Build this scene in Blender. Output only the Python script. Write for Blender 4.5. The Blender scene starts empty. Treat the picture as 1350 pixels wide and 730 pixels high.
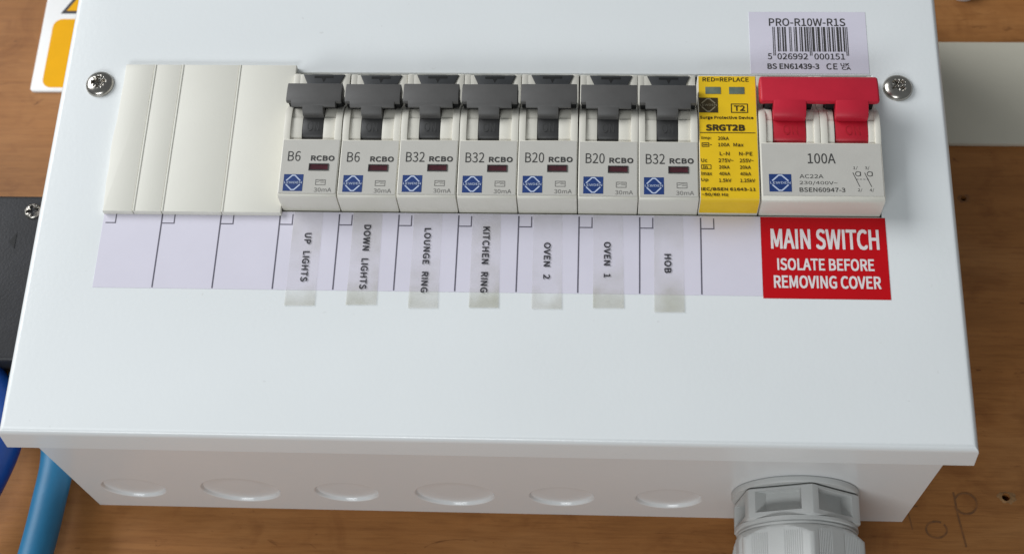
import bpy, bmesh, math, random
from mathutils import Vector, Matrix
random.seed(7)
S = 0.001                       # everything below is measured in millimetres: u right, v up, w out of the wall
U0 = 138.0
sc = bpy.context.scene
col = sc.collection

# ------------------------------------------------------------------ camera
cd = bpy.data.cameras.new('camera'); cam = bpy.data.objects.new('camera', cd); col.objects.link(cam)
cu, cv, cw = 169.709, -130.063, 398.45
R0 = (0.99838016, 0.03426122, -0.0454227)      # image right, down, forward in (u, v, w)
R1 = (0.01242017, -0.9103468, -0.41365982)
R2 = (-0.0555229, 0.4124256, -0.90929771)
def dirw(a): return Vector((a[0], -a[2], a[1]))
rx, ry, rz = dirw(R0), -dirw(R1), -dirw(R2)
cam.matrix_world = Matrix(((rx.x, ry.x, rz.x, (cu - U0) * S), (rx.y, ry.y, rz.y, -cw * S), (rx.z, ry.z, rz.z, cv * S), (0, 0, 0, 1)))
cd.sensor_fit = 'HORIZONTAL'; cd.sensor_width = 36.0; cd.lens = 36.0 * 1967.7 / 1350.0
cd.clip_start = 0.01; cd.clip_end = 50.0
cd.dof.use_dof = True; cd.dof.focus_distance = 0.452; cd.dof.aperture_fstop = 16.0
sc.camera = cam

# ------------------------------------------------------------------ light
world = bpy.data.worlds.new('World'); sc.world = world; world.use_nodes = True
bg = world.node_tree.nodes['Background']; bg.inputs[0].default_value = (0.90, 0.96, 1.0, 1); bg.inputs[1].default_value = 0.17
def area(name, loc, target, size, power, color, sy=None):
    ld = bpy.data.lights.new(name, 'AREA'); ld.shape = 'RECTANGLE'; ld.size = size; ld.size_y = sy or size
    ld.energy = power; ld.color = color
    o = bpy.data.objects.new(name, ld); col.objects.link(o); o.location = loc
    o.rotation_euler = (Vector(target) - Vector(loc)).to_track_quat('-Z', 'Y').to_euler()
    return o
area('window_light', (-1.35, -1.0, 0.75), (0.0, 0.0, 0.08), 0.9, 27.0, (0.955, 0.98, 1.0), 1.2)
area('room_light', (-0.30, -0.80, -1.05), (0.0, 0.0, 0.05), 0.75, 7.0, (0.94, 0.98, 1.0), 0.32)
sc.view_settings.view_transform = 'Standard'; sc.view_settings.look = 'None'
sc.view_settings.gamma = 1.0; sc.view_settings.exposure = 0.2; sc.view_settings.use_curve_mapping = False
sc.cycles.max_bounces = 8

# ------------------------------------------------------------------ materials
def mat(name, c, rough=0.45, metal=0.0, var=0.0, vscale=120.0, c2=None, bump=0.0, bscale=900.0, rvar=0.0, spec=0.5, stretch=None, coat=0.0):
    m = bpy.data.materials.new(name); m.use_nodes = True
    nt = m.node_tree; N = nt.nodes; L = nt.links; b = N['Principled BSDF']
    b.inputs['Base Color'].default_value = (*c, 1); b.inputs['Roughness'].default_value = rough
    b.inputs['Metallic'].default_value = metal; b.inputs['Specular IOR Level'].default_value = spec
    b.inputs['Coat Weight'].default_value = coat; b.inputs['Coat Roughness'].default_value = 0.15
    tc = N.new('ShaderNodeTexCoord'); mp = N.new('ShaderNodeMapping'); L.new(tc.outputs['Object'], mp.inputs[0])
    if stretch: mp.inputs['Scale'].default_value = stretch
    if var or c2:
        n = N.new('ShaderNodeTexNoise'); n.inputs['Scale'].default_value = vscale; n.inputs['Detail'].default_value = 5
        n.inputs['Roughness'].default_value = 0.6
        L.new(mp.outputs[0], n.inputs['Vector'])
        mx = N.new('ShaderNodeMix'); mx.data_type = 'RGBA'
        mx.inputs[6].default_value = (*c, 1)
        d = c2 if c2 else tuple(max(0, x * (1 - var)) for x in c)
        mx.inputs[7].default_value = (*d, 1)
        rp = N.new('ShaderNodeMapRange'); rp.inputs[1].default_value = 0.35; rp.inputs[2].default_value = 0.7
        L.new(n.outputs['Fac'], rp.inputs[0]); L.new(rp.outputs[0], mx.inputs[0]); L.new(mx.outputs[2], b.inputs['Base Color'])
        if rvar:
            r2 = N.new('ShaderNodeMapRange'); r2.inputs[1].default_value = 0.3; r2.inputs[2].default_value = 0.7
            r2.inputs[3].default_value = rough - rvar; r2.inputs[4].default_value = rough + rvar
            L.new(n.outputs['Fac'], r2.inputs[0]); L.new(r2.outputs[0], b.inputs['Roughness'])
    if bump:
        n2 = N.new('ShaderNodeTexNoise'); n2.inputs['Scale'].default_value = bscale; n2.inputs['Detail'].default_value = 3
        L.new(mp.outputs[0], n2.inputs['Vector'])
        bp = N.new('ShaderNodeBump'); bp.inputs['Strength'].default_value = bump; bp.inputs['Distance'].default_value = 0.0004
        L.new(n2.outputs['Fac'], bp.inputs['Height']); L.new(bp.outputs[0], b.inputs['Normal'])
    return m
M = {}
M['paint'] = mat('white_powder_paint', (0.80, 0.825, 0.83), 0.24, var=0.03, vscale=18, bump=0.07, bscale=800, rvar=0.05)
def lid_wear(m):
    nt = m.node_tree; N = nt.nodes; L = nt.links; b = N['Principled BSDF']
    src = b.inputs['Base Color'].links[0].from_socket
    tc = N.new('ShaderNodeTexCoord'); n = N.new('ShaderNodeTexNoise'); n.inputs['Scale'].default_value = 330; n.inputs['Detail'].default_value = 2
    L.new(tc.outputs['Object'], n.inputs['Vector'])
    r = N.new('ShaderNodeMapRange'); r.inputs[1].default_value = 0.735; r.inputs[2].default_value = 0.78; r.inputs[4].default_value = 0.18
    L.new(n.outputs['Fac'], r.inputs[0])
    mx = N.new('ShaderNodeMix'); mx.data_type = 'RGBA'; mx.inputs[7].default_value = (0.42, 0.40, 0.37, 1)
    L.new(r.outputs[0], mx.inputs[0]); L.new(src, mx.inputs[6]); L.new(mx.outputs[2], b.inputs['Base Color'])
lid_wear(M['paint'])
M['body'] = mat('gloss_white_paint', (0.79, 0.80, 0.80), 0.19, var=0.03, vscale=18, bump=0.03, bscale=500, rvar=0.03)
M['cream'] = mat('cream_plastic', (0.72, 0.69, 0.61), 0.42, var=0.04, vscale=60, bump=0.06, bscale=1500)
M['blank'] = mat('blank_plastic', (0.74, 0.72, 0.645), 0.5, var=0.04, vscale=40, bump=0.08, bscale=1800)
M['face'] = mat('grey_face_print', (0.545, 0.525, 0.48), 0.5, var=0.05, vscale=150, bump=0.1, bscale=2500)
M['toggle'] = mat('charcoal_plastic', (0.098, 0.094, 0.091), 0.55, var=0.12, vscale=200, bump=0.1, bscale=2500)
M['tab'] = mat('dark_tab_plastic', (0.05, 0.052, 0.055), 0.5, var=0.2, vscale=300)
M['drum'] = mat('dark_drum_plastic', (0.042, 0.041, 0.041), 0.5, var=0.15, vscale=200)
M['shade_and_marks'] = mat('black_shade_and_marks', (0.008, 0.008, 0.008), 0.7, var=0.2)  # near black: painted shade in the toggle gaps, also small dark marks
M['embossed'] = mat('embossed_charcoal', (0.055, 0.054, 0.053), 0.45, var=0.1)
M['red'] = mat('red_plastic', (0.56, 0.018, 0.042), 0.45, spec=0.3, var=0.10, vscale=120, bump=0.05, bscale=1800)
M['red2'] = mat('red_drum_plastic', (0.48, 0.009, 0.026), 0.45, var=0.10, vscale=120)
M['redemb'] = mat('embossed_red', (0.45, 0.012, 0.022), 0.4, var=0.1)
M['ink'] = mat('grey_ink', (0.055, 0.052, 0.05), 0.55, var=0.3, vscale=500)
M['inklight'] = mat('faded_grey_ink', (0.19, 0.18, 0.17), 0.6, var=0.25, vscale=700)
M['black'] = mat('black_ink', (0.022, 0.02, 0.028), 0.5, var=0.3, vscale=500)
M['blue'] = mat('blue_print', (0.010, 0.042, 0.19), 0.5, var=0.2, vscale=500)
M['bluewhite'] = mat('pale_blue_print', (0.55, 0.62, 0.78), 0.5, var=0.15, vscale=600)
M['maroon'] = mat('maroon_window', (0.085, 0.018, 0.026), 0.25, c2=(0.03, 0.012, 0.014), vscale=500)
M['yellow'] = mat('yellow_print', (0.86, 0.55, 0.006), 0.5, var=0.07, vscale=180)
M['spdblack'] = mat('surge_black_print', (0.05, 0.032, 0.006), 0.5, var=0.3, vscale=600)
M['spdgrey'] = mat('surge_emblem_line', (0.28, 0.24, 0.15), 0.5, var=0.2, vscale=600)
M['spdwin'] = mat('green_grey_window', (0.10, 0.14, 0.115), 0.2, c2=(0.17, 0.20, 0.15), vscale=300)
M['lilac'] = mat('lilac_label', (0.70, 0.67, 0.765), 0.5, var=0.04, vscale=60)
M['rule'] = mat('label_rule_ink', (0.13, 0.12, 0.16), 0.6, var=0.2, vscale=400)
M['signred'] = mat('sign_red', (0.53, 0.001, 0.006), 0.5, spec=0.25, var=0.06, vscale=150)
M['signwhite'] = mat('sign_white', (0.80, 0.74, 0.74), 0.45, var=0.06, vscale=300)
M['steel'] = mat('zinc_steel', (0.46, 0.435, 0.395), 0.24, 1.0, var=0.2, vscale=300, bump=0.03, bscale=600, rvar=0.05)
M['gland'] = mat('light_grey_nylon', (0.55, 0.555, 0.54), 0.5, var=0.05, vscale=90, bump=0.08, bscale=1500)
M['cable'] = mat('blue_cable', (0.010, 0.145, 0.29), 0.5, var=0.18, vscale=60, bump=0.15, bscale=500)
M['cabledark'] = mat('royal_blue_cable', (0.005, 0.06, 0.30), 0.45, var=0.18, vscale=60, bump=0.15, bscale=500)
M['blackbox'] = mat('black_moulded_plastic', (0.022, 0.022, 0.025), 0.5, var=0.3, vscale=120, bump=0.2, bscale=1200)
M['strip'] = mat('grey_white_pvc', (0.55, 0.52, 0.43), 0.5, var=0.05, vscale=50, bump=0.1, bscale=600)
M['vinyl'] = mat('white_vinyl', (0.80, 0.79, 0.78), 0.45, var=0.04, vscale=80)
M['amber'] = mat('amber_print', (0.86, 0.42, 0.0), 0.6, spec=0.15, var=0.06, vscale=120)
M['pencil'] = mat('pencil', (0.15, 0.068, 0.026), 0.85, c2=(0.27, 0.11, 0.032), vscale=350)
M['torn'] = mat('torn_wood_fibre', (0.36, 0.19, 0.075), 0.8, var=0.5, vscale=700)

def wood():
    m = bpy.data.materials.new('pine_board'); m.use_nodes = True
    nt = m.node_tree; N = nt.nodes; L = nt.links; b = N['Principled BSDF']
    tc = N.new('ShaderNodeTexCoord')
    def noise(scale, st, det=5, dist=0.0, rough=0.6):
        mp = N.new('ShaderNodeMapping'); mp.inputs['Scale'].default_value = st; L.new(tc.outputs['Object'], mp.inputs[0])
        n = N.new('ShaderNodeTexNoise'); n.inputs['Scale'].default_value = scale; n.inputs['Detail'].default_value = det
        n.inputs['Distortion'].default_value = dist; n.inputs['Roughness'].default_value = rough
        L.new(mp.outputs[0], n.inputs['Vector']); return n
    def ramp(n, stops):
        r = N.new('ShaderNodeValToRGB'); e = r.color_ramp.elements
        e[0].position, e[0].color = stops[0][0], (*stops[0][1], 1); e[1].position, e[1].color = stops[-1][0], (*stops[-1][1], 1)
        for p, c in stops[1:-1]:
            q = e.new(p); q.color = (*c, 1)
        L.new(n.outputs['Fac'], r.inputs[0]); return r
    def mul(a, bb, f=1.0):
        x = N.new('ShaderNodeMix'); x.data_type = 'RGBA'; x.blend_type = 'MULTIPLY'; x.inputs[0].default_value = f
        L.new(a, x.inputs[6]); L.new(bb, x.inputs[7]); return x.outputs[2]
    base = ramp(noise(9, (1.0, 1, 3.0), 4, 0.9), [(0.3, (0.275, 0.110, 0.028)), (0.5, (0.335, 0.138, 0.038)), (0.72, (0.385, 0.172, 0.055))])
    grain = ramp(noise(60, (0.35, 1, 7.0), 6, 0.8), [(0.32, (0.80, 0.75, 0.70)), (0.52, (1, 1, 1)), (0.8, (1.06, 1.04, 1.0))])
    pores = ramp(noise(420, (0.16, 1, 2.2), 4, 0.2, 0.7), [(0.34, (0.74, 0.70, 0.66)), (0.5, (1, 1, 1)), (0.7, (1.05, 1.05, 1.05))])
    blot = ramp(noise(38, (1, 1, 1.3), 4, 1.2), [(0.30, (0.74, 0.68, 0.62)), (0.48, (1, 1, 1)), (0.8, (1, 1, 1))])
    fleck = ramp(noise(150, (0.5, 1, 1.4), 3, 1.5, 0.7), [(0.27, (0.40, 0.32, 0.26)), (0.34, (1, 1, 1)), (0.8, (1, 1, 1))])
    c = mul(mul(mul(base.outputs[0], grain.outputs[0], 0.68), pores.outputs[0], 0.55), blot.outputs[0], 0.9)
    c = mul(c, fleck.outputs[0], 0.8)
    L.new(c, b.inputs['Base Color']); b.inputs['Roughness'].default_value = 0.55; b.inputs['Specular IOR Level'].default_value = 0.3
    bp = N.new('ShaderNodeBump'); bp.inputs['Strength'].default_value = 0.25; bp.inputs['Distance'].default_value = 0.0006
    pn = noise(420, (0.12, 1, 2.6), 4, 0.2, 0.7); L.new(pn.outputs['Fac'], bp.inputs['Height']); L.new(bp.outputs[0], b.inputs['Normal'])
    return m
M['wood'] = wood()

def tape_mat():
    m = bpy.data.materials.new('clear_label_tape'); m.use_nodes = True
    nt = m.node_tree; N = nt.nodes; L = nt.links; b = N['Principled BSDF']; out = N['Material Output']
    tc = N.new('ShaderNodeTexCoord')
    n = N.new('ShaderNodeTexNoise'); n.inputs['Scale'].default_value = 70; n.inputs['Detail'].default_value = 3; L.new(tc.outputs['Object'], n.inputs['Vector'])
    r = N.new('ShaderNodeValToRGB'); r.color_ramp.elements[0].position = 0.38; r.color_ramp.elements[1].position = 0.66
    r.color_ramp.elements[0].color = (0.72, 0.70, 0.655, 1); r.color_ramp.elements[1].color = (0.56, 0.54, 0.43, 1)
    L.new(n.outputs['Fac'], r.inputs[0]); L.new(r.outputs[0], b.inputs['Base Color']); b.inputs['Roughness'].default_value = 0.3
    t = N.new('ShaderNodeBsdfTransparent'); mx = N.new('ShaderNodeMixShader')
    mr = N.new('ShaderNodeMapRange'); mr.inputs[1].default_value = 0.35; mr.inputs[2].default_value = 0.7; mr.inputs[3].default_value = 0.05; mr.inputs[4].default_value = 0.15
    L.new(n.outputs['Fac'], mr.inputs[0])
    sx = N.new('ShaderNodeSeparateXYZ'); L.new(tc.outputs['Object'], sx.inputs[0])
    n2 = N.new('ShaderNodeTexNoise'); n2.inputs['Scale'].default_value = 160; n2.inputs['Detail'].default_value = 4; L.new(tc.outputs['Object'], n2.inputs['Vector'])
    ad = N.new('ShaderNodeMath'); ad.operation = 'MULTIPLY_ADD'; ad.inputs[1].default_value = 0.012; L.new(n2.outputs['Fac'], ad.inputs[0]); L.new(sx.outputs[2], ad.inputs[2])
    m2 = N.new('ShaderNodeMapRange'); m2.inputs[1].default_value = 0.0535; m2.inputs[2].default_value = 0.0475; m2.inputs[3].default_value = 0.0; m2.inputs[4].default_value = 0.16
    L.new(ad.outputs[0], m2.inputs[0])
    sm = N.new('ShaderNodeMath'); sm.operation = 'ADD'; L.new(mr.outputs[0], sm.inputs[0]); L.new(m2.outputs[0], sm.inputs[1]); L.new(sm.outputs[0], mx.inputs[0])
    L.new(t.outputs[0], mx.inputs[1]); L.new(b.outputs[0], mx.inputs[2]); L.new(mx.outputs[0], out.inputs[0])
    return m
M['tape'] = tape_mat()

# ------------------------------------------------------------------ mesh helpers (u, v, w in mm)
class G:
    def __init__(s): s.v = []; s.f = []
    def add(s, vs, fs):
        o = len(s.v); s.v += list(vs); s.f += [tuple(i + o for i in f) for f in fs]; return s
    def quad(s, u0, u1, v0, v1, w): return s.add([(u0, v0, w), (u1, v0, w), (u1, v1, w), (u0, v1, w)], [(0, 1, 2, 3)])
    def bm(s, b):
        b.verts.index_update()
        s.add([tuple(x.co) for x in b.verts], [tuple(x.index for x in f.verts) for f in b.faces]); b.free(); return s
    def box(s, u0, u1, v0, v1, w0, w1, bev=0.0, seg=2):
        b = bmesh.new(); bmesh.ops.create_cube(b, size=1)
        for x in b.verts: x.co = Vector(((u0 + u1) / 2 + x.co.x * (u1 - u0), (v0 + v1) / 2 + x.co.y * (v1 - v0), (w0 + w1) / 2 + x.co.z * (w1 - w0)))
        if bev: bmesh.ops.bevel(b, geom=list(b.edges), offset=bev, segments=seg, profile=0.5, affect='EDGES', clamp_overlap=True)
        return s.bm(b)
    def prism(s, prof, a0, a1, bev=0.0, seg=2):          # profile in (v, w), extruded along u
        b = bmesh.new()
        A = [b.verts.new((a0, v, w)) for v, w in prof]; B = [b.verts.new((a1, v, w)) for v, w in prof]
        n = len(prof); b.faces.new(A); b.faces.new(B[::-1])
        for i in range(n): b.faces.new((A[i], B[i], B[(i + 1) % n], A[(i + 1) % n]))
        bmesh.ops.recalc_face_normals(b, faces=list(b.faces))
        if bev:
            sa, sb = set(A), set(B)
            es = [e for e in b.edges if (e.verts[0] in sa and e.verts[1] in sa) or (e.verts[0] in sb and e.verts[1] in sb)]
            bmesh.ops.bevel(b, geom=es, offset=bev, segments=seg, profile=0.5, affect='EDGES', clamp_overlap=True)
        return s.bm(b)
    def slab(s, pts, w0, w1, bev=0.0):                    # outline in (u, v), extruded along w
        b = bmesh.new()
        A = [b.verts.new((u, v, w1)) for u, v in pts]; B = [b.verts.new((u, v, w0)) for u, v in pts]
        n = len(pts); b.faces.new(A); b.faces.new(B[::-1])
        for i in range(n): b.faces.new((A[i], B[i], B[(i + 1) % n], A[(i + 1) % n]))
        bmesh.ops.recalc_face_normals(b, faces=list(b.faces))
        if bev:
            sa = set(A)
            es = [e for e in b.edges if e.verts[0] in sa and e.verts[1] in sa]
            bmesh.ops.bevel(b, geom=es, offset=bev, segments=2, profile=0.5, affect='EDGES', clamp_overlap=True)
        return s.bm(b)
    def line(s, pts, t, w, closed=False):                 # flat ribbon through (u, v) points
        P = [Vector(p) for p in pts]; n = len(P)
        segs = [(P[i], P[(i + 1) % n]) for i in range(n if closed else n - 1)]
        L, Rr = [], []
        for i in range(n):
            ds = []
            if closed or i > 0: ds.append((P[i] - P[i - 1]).normalized())
            if closed or i < n - 1: ds.append((P[(i + 1) % n] - P[i]).normalized())
            d = sum(ds, Vector((0, 0))); d = d.normalized() if d.length > 1e-6 else ds[0]
            k = max(0.5, d.dot(ds[0])); nn = Vector((-d.y, d.x)) * t / 2 / k
            L.append((P[i].x + nn.x, P[i].y + nn.y, w)); Rr.append((P[i].x - nn.x, P[i].y - nn.y, w))
        m = n if closed else n - 1
        return s.add(L + Rr, [(n + i, n + (i + 1) % n, (i + 1) % n, i) for i in range(m)])
    def lathe(s, prof, cu_, cw_, n=64, axis='v', rad=None):  # rings (r, v) about an axis parallel to v (or w)
        vs = []
        for r, h in prof:
            for k in range(n):
                t = 2 * math.pi * k / n; rr = rad(t, r, h) if rad else r
                if axis == 'v': vs.append((cu_ + rr * math.sin(t), h, cw_ + rr * math.cos(t)))
                else: vs.append((cu_ + rr * math.cos(t), cw_ + rr * math.sin(t), h))
        fs = [(i * n + k, i * n + (k + 1) % n, (i + 1) * n + (k + 1) % n, (i + 1) * n + k) for i in range(len(prof) - 1) for k in range(n)]
        fs.append(tuple((len(prof) - 1) * n + k for k in range(n)))
        return s.add(vs, fs)
    def tube(s, pts, r, n=20):
        P = [Vector(p) for p in pts]; vs = []
        for i, p in enumerate(P):
            d = (P[min(i + 1, len(P) - 1)] - P[max(i - 1, 0)]).normalized()
            x = d.cross(Vector((0, 0, 1))).normalized(); y = d.cross(x)
            for k in range(n):
                t = 2 * math.pi * k / n; vs.append(tuple(p + r * (math.cos(t) * x + math.sin(t) * y)))
        fs = [(i * n + k, i * n + (k + 1) % n, (i + 1) * n + (k + 1) % n, (i + 1) * n + k) for i in range(len(P) - 1) for k in range(n)]
        fs += [tuple(range(n)), tuple((len(P) - 1) * n + k for k in range(n))]
        return s.add(vs, fs)
    def plate(s, u0, u1, v0, v1, holes, f, n=64):         # flat plate with round wells; f maps (u, v, depth)
        hs = sorted(holes); x = u0
        def q(a, b, c, d):
            if b - a > 1e-6 and d - c > 1e-6: s.add([f(a, c, 0), f(b, c, 0), f(b, d, 0), f(a, d, 0)], [(0, 1, 2, 3)])
        for hu, hv, h, prof in hs:
            q(x, hu - h, v0, v1); q(hu - h, hu + h, v0, hv - h); q(hu - h, hu + h, hv + h, v1)
            vs = []
            for k in range(n):
                t = 2 * math.pi * k / n; c, sn = math.cos(t), math.sin(t); m = h / max(abs(c), abs(sn))
                vs.append(f(hu + c * m, hv + sn * m, 0))
            for r, dep in prof:
                for k in range(n):
                    t = 2 * math.pi * k / n; vs.append(f(hu + r * math.cos(t), hv + r * math.sin(t), dep))
            fs = [(n + k, k, (k + 1) % n, n + (k + 1) % n) for k in range(n)]
            s.add(vs[:2 * n], fs); vs = vs[n:]
            fs = [((i + 1) * n + k, i * n + k, i * n + (k + 1) % n, (i + 1) * n + (k + 1) % n) for i in range(len(prof) - 1) for k in range(n)]
            fs.append(tuple((len(prof) - 1) * n + k for k in range(n)))
            s.add(vs, fs); x = hu + h
        q(x, u1, v0, v1); return s
    def mesh(s, name, m, o, ang=30, fix=False):
        me = bpy.data.meshes.new(name)
        me.from_pydata([((u - o[0]) * S, -(w - o[2]) * S, (v - o[1]) * S) for u, v, w in s.v], [], s.f); me.update()
        if fix:
            b = bmesh.new(); b.from_mesh(me); bmesh.ops.remove_doubles(b, verts=b.verts, dist=1e-7)
            bmesh.ops.recalc_face_normals(b, faces=list(b.faces)); b.to_mesh(me); b.free()
        me.polygons.foreach_set('use_smooth', [True] * len(me.polygons)); me.set_sharp_from_angle(angle=math.radians(ang))
        me.materials.append(M[m]); return me
ORG = {}
def thing(name, o, label, cat, group=None):
    e = bpy.data.objects.new(name, None); col.objects.link(e); e.empty_display_size = 0.01
    e.location = ((o[0] - U0) * S, -o[2] * S, o[1] * S); e['label'] = label; e['category'] = cat
    if group: e['group'] = group
    ORG[e] = o; return e
def part(name, g, m, parent, ang=30, label=None, fix=False):
    o = ORG[parent]; ob = bpy.data.objects.new(name, g.mesh(name, m, o, ang, fix)); col.objects.link(ob)
    ob.parent = parent; ORG[ob] = o
    if label: ob['label'] = label
    return ob
def solo(name, g, m, o, label=None, cat=None, kind=None, ang=30, group=None):
    ob = bpy.data.objects.new(name, g.mesh(name, m, o, ang)); col.objects.link(ob)
    ob.location = ((o[0] - U0) * S, -o[2] * S, o[1] * S); ORG[ob] = o
    if label: ob['label'] = label
    if cat: ob['category'] = cat
    if kind: ob['kind'] = kind
    if group: ob['group'] = group
    return ob
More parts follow.
